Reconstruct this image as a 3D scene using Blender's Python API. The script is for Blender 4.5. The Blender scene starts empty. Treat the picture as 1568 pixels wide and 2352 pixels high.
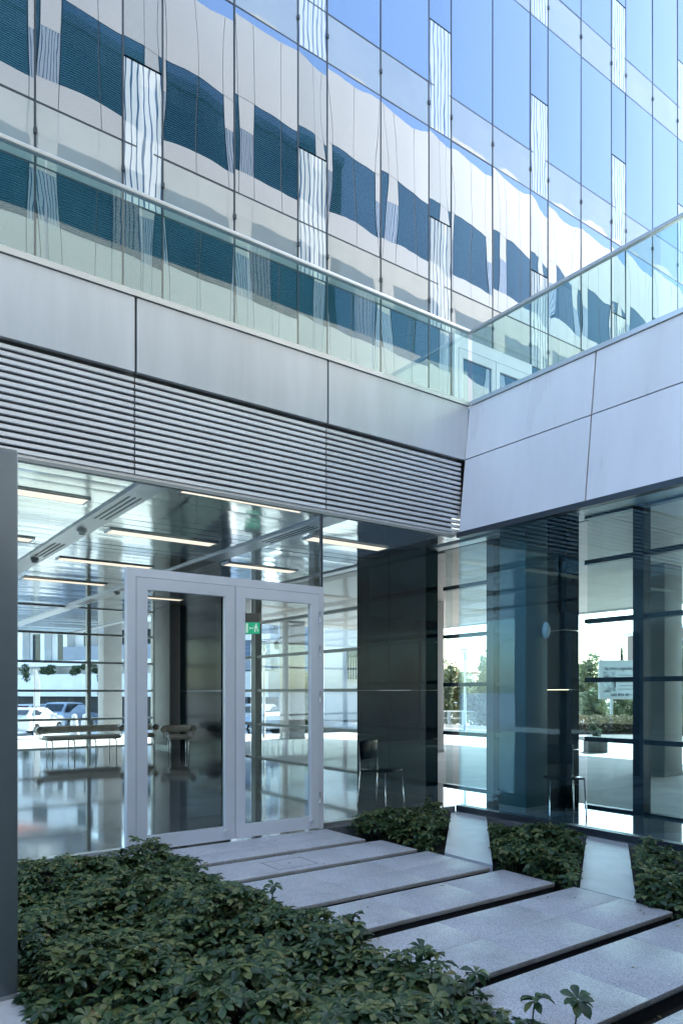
import bpy, bmesh, math, random
from mathutils import Vector, Matrix
R = math.radians
rnd = random.Random(7)
SC = bpy.context.scene
COL = SC.collection

# ------------------------------------------------------------------ camera, light, exposure
CAM_H, FPX, HZ, CX = 1.5, 1655.0, 1590.0, 784.0
AZ = math.atan2(.5883, .8087)                   # view direction, measured from +Y towards +X
cam = bpy.data.objects.new('camera', bpy.data.cameras.new('camera'))
COL.objects.link(cam); SC.camera = cam
cam.location = (0, 0, CAM_H); cam.rotation_euler = (R(90), 0, -AZ)
cam.data.sensor_fit = 'VERTICAL'; cam.data.sensor_height = 36
cam.data.lens = 36 * FPX / 2352; cam.data.shift_y = (HZ - 1176) / 2352
cam.data.clip_start = .05; cam.data.clip_end = 2000

SUN_EL, SUN_AZ = R(40), math.atan2(.95, .36)    # azimuth from +Y towards +X
w = bpy.data.worlds.new('World'); SC.world = w; w.use_nodes = True
nt = w.node_tree
sky = nt.nodes.new('ShaderNodeTexSky'); sky.sky_type = 'NISHITA'; sky.sun_disc = False
sky.sun_elevation = SUN_EL; sky.sun_rotation = SUN_AZ
sky.air_density = 1.1; sky.dust_density = 1.1; sky.ozone_density = 2.0
bg = nt.nodes['Background']; bg.inputs[1].default_value = .15
nt.links.new(sky.outputs[0], bg.inputs[0])
sun = bpy.data.objects.new('sun', bpy.data.lights.new('sun', 'SUN')); COL.objects.link(sun)
sun.data.energy = 2.7; sun.data.angle = R(.5); sun.data.color = (1, .93, .83)
sd = Vector((math.sin(SUN_AZ) * math.cos(SUN_EL), math.cos(SUN_AZ) * math.cos(SUN_EL), math.sin(SUN_EL)))
sun.rotation_euler = sd.to_track_quat('Z', 'Y').to_euler()
SC.view_settings.view_transform = 'Standard'; SC.view_settings.look = 'None'
SC.view_settings.gamma = 1; SC.view_settings.exposure = 2.5
try:
    SC.render.engine = 'CYCLES'
    SC.cycles.transparent_max_bounces = 32; SC.cycles.max_bounces = 10
    SC.cycles.glossy_bounces = 6; SC.cycles.diffuse_bounces = 4
    SC.cycles.caustics_reflective = False; SC.cycles.caustics_refractive = False
    SC.cycles.sample_clamp_indirect = 6
except Exception: pass

RV = Vector((.8087, -.5883, 0)); FV = Vector((.5883, .8087, 0))
def at(u, v, t):
    """world point at distance t straight ahead that lines up with photo position u,v (1568 wide)"""
    return Vector((0, 0, CAM_H)) + FV * t + RV * ((u - CX) / FPX * t) + Vector((0, 0, (HZ - v) / FPX * t))

# ------------------------------------------------------------------ helpers
def tag(o, label=None, cat=None, group=None, kind=None):
    if label: o['label'] = label
    if cat: o['category'] = cat
    if group: o['group'] = group
    if kind: o['kind'] = kind
    return o
def thing(name, loc, label, cat, group=None, rz=0):
    o = bpy.data.objects.new(name, None); COL.objects.link(o); o.empty_display_size = .1
    o.location = loc; o.rotation_euler = (0, 0, rz)
    return tag(o, label, cat, group)
def children(o): return [c for c in COL.objects if c.parent == o]
def copy_tree(o, loc, rz=None, label=None):
    def rec(s, par):
        c = s.copy(); COL.objects.link(c); c.parent = par
        for ch in [k for k in list(COL.objects) if k.parent == s]: rec(ch, c)
        return c
    r = rec(o, None); r.location = loc
    if rz is not None: r.rotation_euler = (0, 0, rz)
    if label: r['label'] = label
    return r

class MB:
    def __init__(s): s.v = []; s.f = []; s.sm = []
    def add(s, vs, fs, smooth=False):
        n = len(s.v); s.v += [tuple(p) for p in vs]
        s.f += [tuple(i + n for i in f) for f in fs]; s.sm += [smooth] * len(fs); return s
    def box(s, x0, x1, y0, y1, z0, z1):
        return s.add([(x0,y0,z0),(x1,y0,z0),(x1,y1,z0),(x0,y1,z0),(x0,y0,z1),(x1,y0,z1),(x1,y1,z1),(x0,y1,z1)],
            [(3,2,1,0),(4,5,6,7),(0,1,5,4),(1,2,6,5),(2,3,7,6),(3,0,4,7)])
    def bevbox(s, x0, x1, y0, y1, z0, z1, b):
        # box with chamfered vertical and horizontal edges
        bm = bmesh.new(); bmesh.ops.create_cube(bm, size=1)
        for q in bm.verts: q.co = Vector(((x0+x1)/2+q.co.x*(x1-x0),(y0+y1)/2+q.co.y*(y1-y0),(z0+z1)/2+q.co.z*(z1-z0)))
        bmesh.ops.bevel(bm, geom=bm.edges[:], offset=b, segments=2, affect='EDGES', profile=.5)
        s.frombm(bm, True); return s
    def frombm(s, bm, smooth=False):
        bm.verts.index_update()
        s.add([q.co[:] for q in bm.verts], [[q.index for q in f.verts] for f in bm.faces], smooth); bm.free(); return s
    def obox(s, c, ax, ay, hx, hy, z0, z1):
        c = Vector((c[0], c[1], 0))
        P = [c + ax*a*hx + ay*b*hy for a, b in ((-1,-1),(1,-1),(1,1),(-1,1))]
        return s.add([(p.x,p.y,z0) for p in P] + [(p.x,p.y,z1) for p in P],
            [(3,2,1,0),(4,5,6,7),(0,1,5,4),(1,2,6,5),(2,3,7,6),(3,0,4,7)])
    def tube(s, pts, r, n=8, caps=True):
        pts = [Vector(p) for p in pts]; rs = r if isinstance(r, (list, tuple)) else [r]*len(pts)
        vs = []; fs = []; ref = None
        for i, p in enumerate(pts):
            d = (pts[min(i+1, len(pts)-1)] - pts[max(i-1, 0)]).normalized()
            if ref is None: ref = Vector((0,0,1)) if abs(d.z) < .9 else Vector((1,0,0))
            a = d.cross(ref).normalized(); b = d.cross(a).normalized(); 
            for k in range(n):
                t = 2*math.pi*k/n; vs.append(p + a*math.cos(t)*rs[i] + b*math.sin(t)*rs[i])
        for i in range(len(pts)-1):
            for k in range(n):
                fs.append((i*n+k, i*n+(k+1)%n, (i+1)*n+(k+1)%n, (i+1)*n+k))
        if caps: fs.append(tuple(range(n))); fs.append(tuple(reversed(range((len(pts)-1)*n, len(pts)*n))))
        return s.add(vs, fs, True)
    def lathe(s, c, prof, n=20):
        vs = []; fs = []
        for r, z in prof:
            for k in range(n):
                t = 2*math.pi*k/n; vs.append((c[0]+r*math.cos(t), c[1]+r*math.sin(t), c[2]+z))
        for i in range(len(prof)-1):
            for k in range(n): fs.append((i*n+k, i*n+(k+1)%n, (i+1)*n+(k+1)%n, (i+1)*n+k))
        fs.append(tuple(reversed(range(n)))); fs.append(tuple(range((len(prof)-1)*n, len(prof)*n)))
        return s.add(vs, fs, True)
    def build(s, name, mat, parent=None, local=False):
        off = Vector((0,0,0))
        if parent is not None and not local:
            p = parent
            while p.parent: p = p.parent
            off = p.location
        me = bpy.data.meshes.new(name)
        me.from_pydata([(a-off[0], b-off[1], c-off[2]) for a, b, c in s.v], [], s.f)
        me.polygons.foreach_set('use_smooth', s.sm); me.materials.append(mat); me.update()
        o = bpy.data.objects.new(name, me); COL.objects.link(o)
        if parent is not None: o.parent = parent
        return o

# ------------------------------------------------------------------ materials
def newmat(name):
    m = bpy.data.materials.new(name); m.use_nodes = True; m.node_tree.nodes.clear(); return m, m.node_tree
def N(t, kind, **kw):
    n = t.nodes.new(kind)
    for k, v in kw.items():
        if k in n.inputs: n.inputs[k].default_value = v
        else: setattr(n, k, v)
    return n
def mth(t, op, a, b=None, clamp=False):
    n = t.nodes.new('ShaderNodeMath'); n.operation = op; n.use_clamp = clamp
    for i, q in enumerate((a, b)):
        if q is None: continue
        if isinstance(q, (int, float)): n.inputs[i].default_value = q
        else: t.links.new(q, n.inputs[i])
    return n.outputs[0]
def ramp(t, fac, stops):
    n = t.nodes.new('ShaderNodeValToRGB'); t.links.new(fac, n.inputs[0]); cr = n.color_ramp
    while len(cr.elements) < len(stops): cr.elements.new(.5)
    for e, (p, c) in zip(cr.elements, stops): e.position = p; e.color = (*c, 1)
    return n.outputs[0]
def coords(t, scale=(1,1,1), obj=True):
    tc = t.nodes.new('ShaderNodeTexCoord'); mp = t.nodes.new('ShaderNodeMapping'); mp.inputs['Scale'].default_value = scale
    t.links.new(tc.outputs['Object'], mp.inputs[0]); return mp.outputs[0]
def pm(name, col, rough=.5, metal=0, var=.12, vs=3, bump=0, bs=40, scale=(1,1,1), spec=.5, col2=None):
    """procedural principled: soft mottling by noise and optional bump"""
    m, t = newmat(name); o = N(t, 'ShaderNodeOutputMaterial'); p = N(t, 'ShaderNodeBsdfPrincipled')
    p.inputs['Roughness'].default_value = rough; p.inputs['Metallic'].default_value = metal
    p.inputs['Specular IOR Level'].default_value = spec
    c = coords(t, scale); n = N(t, 'ShaderNodeTexNoise', Scale=vs, Detail=5, Roughness=.6); t.links.new(c, n.inputs['Vector'])
    lo = tuple(max(0, x*(1-var)) for x in col); hi = tuple(min(1, x*(1+var)) for x in (col2 or col))
    oi = N(t, 'ShaderNodeObjectInfo'); hs = N(t, 'ShaderNodeHueSaturation')
    t.links.new(mth(t, 'ADD', mth(t, 'MULTIPLY', oi.outputs['Random'], .10), .95), hs.inputs['Value'])
    t.links.new(ramp(t, n.outputs[0], [(.3, lo), (.7, hi)]), hs.inputs['Color']); t.links.new(hs.outputs[0], p.inputs['Base Color'])
    t.links.new(mth(t, 'MULTIPLY_ADD', n.outputs[0], .15*rough), p.inputs['Roughness'])
    t.nodes[-1].inputs[2].default_value = rough*.92
    if bump:
        b = N(t, 'ShaderNodeTexNoise', Scale=bs, Detail=3); t.links.new(c, b.inputs['Vector'])
        bn = N(t, 'ShaderNodeBump', Strength=bump, Distance=.01); t.links.new(b.outputs[0], bn.inputs['Height'])
        t.links.new(bn.outputs[0], p.inputs['Normal'])
    t.links.new(p.outputs[0], o.inputs[0]); return m
def facing(t, base, top=1.0, power=3.5):
    lw = N(t, 'ShaderNodeLayerWeight', Blend=.5)
    q = mth(t, 'POWER', lw.outputs['Facing'], power)
    q = mth(t, 'MULTIPLY', q, top-base); return mth(t, 'ADD', q, base, True)
def glass(name, tint, base=.08, top=.9, wav=0, ws=1.2, gt=(1,1,1)):
    m, t = newmat(name); o = N(t, 'ShaderNodeOutputMaterial'); mx = N(t, 'ShaderNodeMixShader')
    tr = N(t, 'ShaderNodeBsdfTransparent'); tr.inputs[0].default_value = (*tint, 1)
    gl = N(t, 'ShaderNodeBsdfGlossy'); gl.inputs['Roughness'].default_value = .004; gl.inputs[0].default_value = (*gt, 1)
    if wav:
        n = N(t, 'ShaderNodeTexNoise', Scale=ws, Detail=0); t.links.new(coords(t), n.inputs['Vector'])
        b = N(t, 'ShaderNodeBump', Strength=1, Distance=wav); t.links.new(n.outputs[0], b.inputs['Height'])
        t.links.new(b.outputs[0], gl.inputs['Normal'])
    t.links.new(facing(t, base, top), mx.inputs[0]); t.links.new(tr.outputs[0], mx.inputs[1]); t.links.new(gl.outputs[0], mx.inputs[2])
    t.links.new(mx.outputs[0], o.inputs[0]); return m
def coated(name, colfn, base=.5, top=.95, gcol=(.8,.9,1), rough=.0, wav=.0, ws=.9, pw=3.5):
    """opaque glass-faced panel: what is behind the glass, under a mirror-like face"""
    m, t = newmat(name); o = N(t, 'ShaderNodeOutputMaterial'); mx = N(t, 'ShaderNodeMixShader')
    df = N(t, 'ShaderNodeBsdfDiffuse'); gl = N(t, 'ShaderNodeBsdfGlossy'); gl.inputs['Roughness'].default_value = rough
    gl.inputs[0].default_value = (*gcol, 1); t.links.new(colfn(t), df.inputs[0])
    if wav:
        n = N(t, 'ShaderNodeTexNoise', noise_dimensions='4D', Scale=ws, Detail=1); oi = N(t, 'ShaderNodeObjectInfo'); t.links.new(mth(t, 'MULTIPLY', oi.outputs['Random'], 60), n.inputs['W']); t.links.new(coords(t, (1.6,1,.7)), n.inputs['Vector'])
        b = N(t, 'ShaderNodeBump', Strength=1, Distance=wav); t.links.new(n.outputs[0], b.inputs['Height'])
        t.links.new(b.outputs[0], gl.inputs['Normal'])
    t.links.new(facing(t, base, top, pw), mx.inputs[0]); t.links.new(df.outputs[0], mx.inputs[1]); t.links.new(gl.outputs[0], mx.inputs[2])
    t.links.new(mx.outputs[0], o.inputs[0]); return m
def blindcol(a, b, scale=26):
    def fn(t):
        wv = N(t, 'ShaderNodeTexWave', wave_type='BANDS', bands_direction='Z', Scale=scale); t.links.new(coords(t), wv.inputs['Vector'])
        n = N(t, 'ShaderNodeTexNoise', Scale=.35, Detail=0); t.links.new(coords(t), n.inputs['Vector'])
        f = mth(t, 'MULTIPLY', wv.outputs['Fac'], n.outputs[0])
        return ramp(t, f, [(.05, a), (.6, b)])
    return fn
def noisecol(a, b, s=1.0, scale=(1,1,1)):
    def fn(t):
        n = N(t, 'ShaderNodeTexNoise', Scale=s, Detail=4); t.links.new(coords(t, scale), n.inputs['Vector'])
        return ramp(t, n.outputs[0], [(.3, a), (.7, b)])
    return fn
def frit(t):
    wv = N(t, 'ShaderNodeTexWave', wave_type='BANDS', bands_direction='X', Scale=3.6, Distortion=5.5, Detail=2)
    wv.inputs['Detail Scale'].default_value = 1.15
    t.links.new(coords(t, (1, 1, .26)), wv.inputs['Vector'])
    return ramp(t, wv.outputs['Fac'], [(.78, (.62,.66,.66)), (.93, (.05,.12,.22))])
def slabcol_mat():
    m, t = newmat('granite'); o = N(t, 'ShaderNodeOutputMaterial'); p = N(t, 'ShaderNodeBsdfPrincipled', Roughness=.42)
    c = coords(t); n1 = N(t, 'ShaderNodeTexNoise', Scale=170, Detail=2); n2 = N(t, 'ShaderNodeTexNoise', Scale=2.3, Detail=6, Roughness=.7)
    for q in (n1, n2): t.links.new(c, q.inputs['Vector'])
    a = ramp(t, n1.outputs[0], [(.33, (.34,.35,.36)), (.5, (.64,.65,.68)), (.68, (.80,.81,.84))])
    b = ramp(t, n2.outputs[0], [(.28, (.66,.66,.66)), (.42, (.88,.88,.89)), (.62, (1,1,1))])
    mx = N(t, 'ShaderNodeMixRGB', blend_type='MULTIPLY'); mx.inputs[0].default_value = 1
    t.links.new(a, mx.inputs[1]); t.links.new(b, mx.inputs[2]); 
    oi = N(t, 'ShaderNodeObjectInfo'); hs = N(t, 'ShaderNodeHueSaturation')
    t.links.new(mth(t, 'ADD', mth(t, 'MULTIPLY', oi.outputs['Random'], .16), .90), hs.inputs['Value'])
    t.links.new(mx.outputs[0], hs.inputs['Color']); t.links.new(hs.outputs[0], p.inputs['Base Color'])
    bn = N(t, 'ShaderNodeBump', Strength=.25, Distance=.003); t.links.new(n1.outputs[0], bn.inputs['Height']); t.links.new(bn.outputs[0], p.inputs['Normal'])
    t.links.new(p.outputs[0], o.inputs[0]); return m
def leafmat(name, a, b, c, s=9, transl=.25, rough=.42):
    m, t = newmat(name); o = N(t, 'ShaderNodeOutputMaterial'); p = N(t, 'ShaderNodeBsdfPrincipled', Roughness=rough)
    n = N(t, 'ShaderNodeTexNoise', Scale=s, Detail=3); t.links.new(coords(t), n.inputs['Vector'])
    n2 = N(t, 'ShaderNodeTexWhiteNoise', noise_dimensions='1D')
    g = N(t, 'ShaderNodeNewGeometry'); t.links.new(g.outputs['Random Per Island'], n2.inputs['W'])
    f = mth(t, 'MULTIPLY', n.outputs[0], .6); f = mth(t, 'ADD', f, mth(t, 'MULTIPLY', n2.outputs[0], .4))
    cc = ramp(t, f, [(.25, a), (.5, b), (.70, c)] + ([(.80, (.20,.14,.06))] if name == 'groundcover_leaf' else [])); t.links.new(cc, p.inputs['Base Color'])
    tl = N(t, 'ShaderNodeBsdfTranslucent'); t.links.new(cc, tl.inputs[0]); mx = N(t, 'ShaderNodeMixShader'); mx.inputs[0].default_value = transl
    t.links.new(p.outputs[0], mx.inputs[1]); t.links.new(tl.outputs[0], mx.inputs[2]); t.links.new(mx.outputs[0], o.inputs[0]); return m
def emit(name, col, st):
    m, t = newmat(name); o = N(t, 'ShaderNodeOutputMaterial'); e = N(t, 'ShaderNodeEmission', Strength=st); e.inputs[0].default_value = (*col, 1)
    n = N(t, 'ShaderNodeTexNoise', Scale=2); t.links.new(coords(t), n.inputs['Vector'])
    t.links.new(ramp(t, n.outputs[0], [(.2, tuple(x*.93 for x in col)), (.8, col)]), e.inputs[0])
    t.links.new(e.outputs[0], o.inputs[0]); return m

M = dict(
 panel=pm('white_panel', (.76,.77,.81), .28, 0, .07, 1.6, scale=(1.2,1.2,.25)),
 panel2=pm('alu_panel', (.60,.64,.68), .30, .3, .09, 1.8, scale=(1.5,1.5,.2)),
 louvre=pm('louvre_metal', (.78,.81,.85), .35, .25, .05, 2),
 dark=pm('dark_recess', (.03,.035,.04), .6, 0, .2),
 steel=pm('steel', (.55,.57,.58), .25, .9, .06, 6),
 chrome=pm('chrome', (.75,.76,.78), .08, 1, .03),
 rail=pm('rail_metal', (.60,.63,.64), .3, .6, .05, 5),
 mull=pm('dark_mullion', (.035,.05,.065), .35, .3, .1),
 joint=pm('seal_joint', (.02,.028,.035), .6, 0, .1),
 wframe=pm('pale_frame', (.58,.62,.62), .35, 0, .05, 4),
 gframe=pm('grey_frame', (.32,.35,.35), .4, .1, .08, 4),
 door=pm('white_door_frame', (.74,.78,.84), .35, 0, .03, 3),
 vis=coated('vision_glass', blindcol((.006,.035,.06),(.03,.11,.15)), .42, .95, (.46,.51,.60), wav=.003, ws=.8, pw=2),
 nar=coated('narrow_glass', blindcol((.01,.05,.08),(.03,.12,.16)), .36, .95, (.46,.51,.60), wav=.002, pw=2),
 spn=coated('spandrel_glass', noisecol((.26,.31,.32),(.33,.38,.38), .8), .15, .80, (.60,.62,.66), .02, wav=.004, pw=2),
 frt=coated('fritted_glass', frit, .10, .9, (.8,.9,1), .01, wav=.008),
 cream=pm('cream_wall', (.84,.80,.70), .6, 0, .05, .4),
 blind=coated('blind_window', blindcol((.006,.025,.03),(.07,.17,.20), 5), .10, .6, (.6,.8,1)),
 glassL=glass('lobby_glass', (.93,.97,.97), .03, .7, .001, gt=(.6,.85,1)),
 glassR=glass('tinted_lobby_glass', (.80,.93,.96), .03, .75, .001, gt=(.6,.85,1)),
 glassB=glass('balustrade_glass', (.80,.91,.89), .05, .8, .002),
 glassW=glass('clear_glass', (.90,.95,.94), .05, .7, .001),
 stone=pm('black_stone', (.002,.011,.016), .18, 0, .3, 4, spec=.10),
 column=pm('column_plaster', (.085,.15,.17), .55, 0, .06, 1.5, .1),
 ccol=pm('concrete_column', (.36,.36,.36), .6, 0, .1, 2, .2),
 ceil=pm('ceiling_metal', (.62,.68,.68), .10, .75, .06, 1.2),
 beam=pm('ceiling_beam', (.46,.50,.53), .3, .3, .05, 2),
 soffit=pm('soffit_panel', (.44,.40,.37), .45, 0, .06, .7),
 floor=pm('polished_floor', (.20,.22,.24), .06, .25, .2, 1.4, spec=1.0),
 pave=pm('pale_paving', (.52,.52,.51), .7, 0, .14, 1.1, .2),
 road=pm('asphalt', (.06,.06,.062), .8, 0, .2, 2, .3),
 soil=pm('dark_gravel', (.025,.024,.024), .8, 0, .5, 60, .8, 90),
 sideg=pm('slab_edge', (.05,.055,.065), .5, 0, .3, 20, .3),
 granite=slabcol_mat(),
 leaf=leafmat('groundcover_leaf', (.018,.052,.024), (.055,.115,.042), (.21,.24,.08)),
 stem=pm('green_stem', (.06,.09,.04), .6, 0, .2, 20),
 tleaf=leafmat('tree_leaf', (.14,.18,.07), (.28,.31,.15), (.46,.46,.28), 1.2, .5, .6),
 tleaf2=leafmat('conifer_leaf', (.04,.07,.035), (.08,.12,.06), (.14,.18,.09), 1.5, .35, .6),
 hleaf=leafmat('hedge_leaf', (.16,.14,.06), (.26,.22,.11), (.42,.34,.18), 2, .45, .6),
 bark=pm('bark', (.10,.08,.06), .9, 0, .3, 12, .5),
 cushion=pm('cream_leather', (.78,.75,.66), .4, 0, .06, 5),
 white=pm('white_render', (.86,.86,.85), .6, 0, .04, .7),
 greyp=pm('blue_grey_parapet', (.28,.31,.37), .5, 0, .08, .6, scale=(3,3,.2)),
 red=pm('red_cladding', (.42,.13,.09), .6, 0, .1, 1),
 brick=pm('brown_brick', (.26,.17,.13), .8, 0, .15, 3),
 siding=pm('blue_siding', (.22,.29,.42), .5, 0, .06, 1),
 carw=pm('white_car_paint', (.75,.76,.78), .15, 0, .02, 1),
 carb=pm('silver_blue_car_paint', (.36,.44,.55), .15, .3, .03, 1),
 cglass=pm('car_glass', (.03,.04,.05), .05, 0, .1),
 tyre=pm('rubber', (.02,.02,.02), .8, 0, .1),
 headl=pm('headlight_glass', (.7,.72,.75), .1, .3, .03),
 green=emit('exit_green', (.03,.35,.20), .22),
 letterw=emit('exit_white', (.8,.95,.9), .16),
 tube=emit('warm_lamp', (1,.82,.66), .26),
 cam=pm('camera_white', (.7,.72,.73), .35, 0, .03, 5),
 sred=pm('alarm_red', (.5,.03,.03), .4, 0, .05, 5),
 board=pm('board_white', (.55,.62,.64), .5, 0, .05, 2),
 ink=pm('board_ink', (.05,.08,.11), .6, 0, .1, 8),
 photo=pm('board_picture', (.10,.15,.22), .5, 0, .9, 3.5, col2=(.45,.52,.60)),
 fence=pm('fence_metal', (.60,.62,.62), .4, .3, .05, 4),
 pale=pm('pale_floor_reflection', (.56,.60,.63), .38, 0, .14, 4, spec=.5),  # pale tone stands for brightness mirrored from the lobby floor
 concrete=pm('planter_concrete', (.13,.14,.15), .8, 0, .2, 5, .4),
 redw=pm('red_white_barrier', (.55,.12,.12), .5, 0, .1, 5),
)

# ------------------------------------------------------------------ the setting
def gz(x, y):
    r = math.hypot(x, y); s = min(1, max(0, (r-24)/18)); s = s*s*(3-2*s); return -.06 - .66*s
g = MB(); rs = [0, 6, 12, 18, 22, 24] + [24+1.5*i for i in range(1, 13)] + [50, 70, 100, 160, 300, 600, 1200]; NA = 64
vs = [(0,0,gz(0,0) - .2)]; fs = []
for r in rs[1:]:
    for k in range(NA):
        a = 2*math.pi*k/NA; x, y = r*math.sin(a), r*math.cos(a); vs.append((x, y, gz(x, y) - (.2 if r < 19 else .0)))
for k in range(NA): fs.append((0, 1+(k+1) % NA, 1+k))
for i in range(len(rs)-2):
    for k in range(NA): fs.append((1+i*NA+k, 1+i*NA+(k+1) % NA, 1+(i+1)*NA+(k+1) % NA, 1+(i+1)*NA+k))
g.add(vs, fs, True); tag(g.build('ground', M['pave']), kind='structure')
# courtyard earth, paved forecourt outside, polished floor inside
tag(MB().box(-14, 6.50, -6, 6.5, -.15, -.11).build('courtyard_ground', M['soil']), kind='structure')
tag(MB().box(8.33, 19.2, -10, 22, -.3, -.012).build('forecourt', M['pave']), kind='structure')
tag(MB().box(-8, 8.33, 20.1, 24.5, -.3, -.012).build('pavement', M['pave']), kind='structure')
fl = MB(); fl.box(-8, 8.32, 6.50, 20.08, -.3, 0); fl.box(6.50, 8.32, -10, 6.50, -.3, 0)
tag(fl.build('floor', M['floor']), kind='structure')
# road beyond the forecourt
rd = MB(); rd.box(20.6, 24.5, -30, 60, -.3, -.03)
tag(rd.build('road', M['road']), kind='structure')
tag(MB().box(20.4, 20.6, -30, 60, -.3, .05).build('kerb', M['pave']), kind='structure')
tag(MB().box(-3, .80, -2, 3.8, -.11, .0).build('path', M['pave']), kind='structure')

# ------------------------------------------------------------------ glazed tower above the terrace
YF = 9.58
tw = thing('office_tower', (0, YF, 5.2), 'tall blue glass office tower with mirrored panes and pale spandrel bands above the terrace', 'office building')
mb = MB(); mb.box(-3, 20.6, YF+.10, 20.4, 5.2, 27.2); mb.build('wall', M['dark'], tw)
MB().box(-3.1, 20.7, YF-.05, 20.5, 27.2, 27.6).build('roof', M['panel2'], tw)
def pane(x0, x1, z0, z1, y, amp, nx=6, nz=10):
    vs = []; fs = []; a1 = amp*rnd.uniform(.6, 1.3); tx = rnd.uniform(-1, 1)*amp*.9; tz = rnd.uniform(-1, 1)*amp*1.7; ph = rnd.uniform(0, 6)
    for j in range(nz+1):
        for i in range(nx+1):
            p, q = i/nx, j/nz
            d = a1*(math.sin(math.pi*p)*(math.sin(math.pi*q)**.7 if 0 < q < 1 else 0)) + tx*(p-.5) + tz*(q-.5) + .14*amp*math.sin(ph+5*q+2*p)*math.sin(math.pi*p)
            vs.append((x0+(x1-x0)*p, y-.004-d, z0+(z1-z0)*q))
    for j in range(nz):
        for i in range(nx):
            k = j*(nx+1)+i; fs.append((k, k+1, k+nx+2, k+nx+1))
    m = MB().add(vs, fs, True)
    # thin glass edge behind the bulged face
    m.box(x0, x1, y+.006, y+.03, z0, z1)
    return m
rows = [(5.30, 8.13), (8.93, 11.70), (12.50, 15.28), (16.08, 18.86), (19.66, 22.44), (23.24, 26.3)]
P = 2.79; G = .014
cols = []; nars = []
for k in range(-1, 6):
    xs = 3.33 + P*k; nars.append((xs, xs+.56)); cols += [(xs+.56, xs+.56+1.115), (xs+.56+1.115, xs+P)]
for (a, b) in cols:
    isdoor = 9.4 < a < 11.6
    for r, (z0, z1) in enumerate(rows):
        if not (isdoor and r == 0): pane(a+G, b-G, z0+G, z1-G, YF, .0042).build('vision_pane', M['vis'], tw)
        pane(a+G, b-G, z1+G, (rows[r+1][0] if r < 5 else 27.1)-G, YF, .0025, 5, 4).build('spandrel_panel', M['spn'], tw)
for (a, b) in nars:
    for r, (z0, z1) in enumerate(rows):
        zb = rows[r+1][0] if r < 5 else 27.1
        pane(a+G, b-G, z1+G, min(z1+1.96, 27.1)-G, YF, .003, 4, 8).build('patterned_panel', M['frt'], tw)
        pane(a+G, b-G, (z0+1.16 if r else z0)+G, z1-G, YF, .003, 4, 6).build('narrow_pane', M['nar'], tw)
edges = sorted(set([round(a, 3) for a, b in cols] + [round(a, 3) for a, b in nars] + [round(cols[-1][1], 3)]))
for x in edges:
    m = MB().box(x-G+.002, x+G-.002, YF-.012, YF+.09, 5.3, 27.1)
    for (z0, z1) in rows:
        for zz in (z1+.42,): m.box(x-.02, x+.02, YF-.03, YF-.013, zz-.035, zz+.035)
    m.build('mullion', M['mull'], tw)
tr = MB()
for z0, z1 in rows:
    for zz in (z0, z1): tr.box(edges[0], edges[-1], YF-.006, YF+.08, zz-.012, zz+.012)
tr.build('transom', M['mull'], tw)
# white terrace door, two leaves
dr = MB(); X0, X1, XM = 9.50, 11.68, 10.60
dr.box(X0, X1, YF-.06, YF+.05, 7.9, 8.12); dr.box(X0, X0+.10, YF-.06, YF+.05, 5.2, 7.9); dr.box(X1-.10, X1, YF-.06, YF+.05, 5.2, 7.9)
dd = dr.build('door_frame', M['door'], tw)
for a, b in ((X0+.11, XM-.01), (XM+.01, X1-.11)):
    m = MB(); m.box(a, a+.10, YF-.075, YF-.01, 5.22, 7.88); m.box(b-.10, b, YF-.075, YF-.01, 5.22, 7.88)
    m.box(a+.10, b-.10, YF-.075, YF-.01, 7.72, 7.88); m.box(a+.10, b-.10, YF-.075, YF-.01, 5.22, 5.45)
    lf = m.build('door', M['door'], tw)
    pane(a+.10, b-.10, 5.45, 7.72, YF-.035, .005).build('pane', M['vis'], lf)

# ------------------------------------------------------------------ block on the near side, above and behind the viewer
ob = thing('office_block', (16, 0, 4.1), 'sunlit cream office block with blinds, seen mirrored in the tower glass', 'office building')
wl = MB(); wl.box(-4, 40, -12, -.02, 4.1, 21.7); wl.build('wall', M['dark'], ob)
for (z0, z1) in ((4.1, 6.15), (8.4, 9.75), (12.0, 13.35), (15.6, 16.95), (19.2, 21.7)):
    m = MB(); x = -4
    while x < 40: m.box(x+.01, x+.575, -.05, 0, z0, z1); m.box(x+.595, x+1.675, -.05, 0, z0, z1); m.box(x+1.695, min(40.5, x+2.79)-.01, -.05, 0, z0, z1); x += 2.79
    m.build('spandrel_band', M['cream'], ob)
for (z0, z1) in ((6.15, 8.4), (9.75, 12.0), (13.35, 15.6), (16.95, 19.2)):
    for k in range(16):
        x = -4 + 2.79*k
        if x + 2.79 > 40.5: break
        MB().box(x+.60, x+1.66, -.04, -.012, z0, z1).build('window', M['blind'], ob)
        MB().box(x+.02, x+.56, -.042, -.006, z0+1.31, z1).build('narrow_panel', M['cream'], ob)
        MB().box(x+1.72, x+2.77, -.04, -.012, z0, z1).build('window', M['blind'], ob)
    m = MB()
    for k in range(16):
        x = -4 + 2.79*k
        if x + .56 < 40: m.box(x+.02, x+.56, -.045, -.004, z0, z0 + 1.3); m.box(x+.14, x+.46, -.056, -.051, z1+.01, z1+1.1)
    m.build('patterned_panel', M['frt'], ob)
MB().box(-14, 40, -4.2, -4.0, -.15, 4.1).build('horizon_screen_wall', M['cglass'], ob)  # added behind the viewer to block the open horizon in reflections
for i in range(16): MB().box(-6+2.4*i, -5.9+2.4*i, -4.0, -3.9, -.15, 4.1).build('mullion', M['gframe'], ob)  # added with the screen wall, upright bars for the glass to mirror

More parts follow.
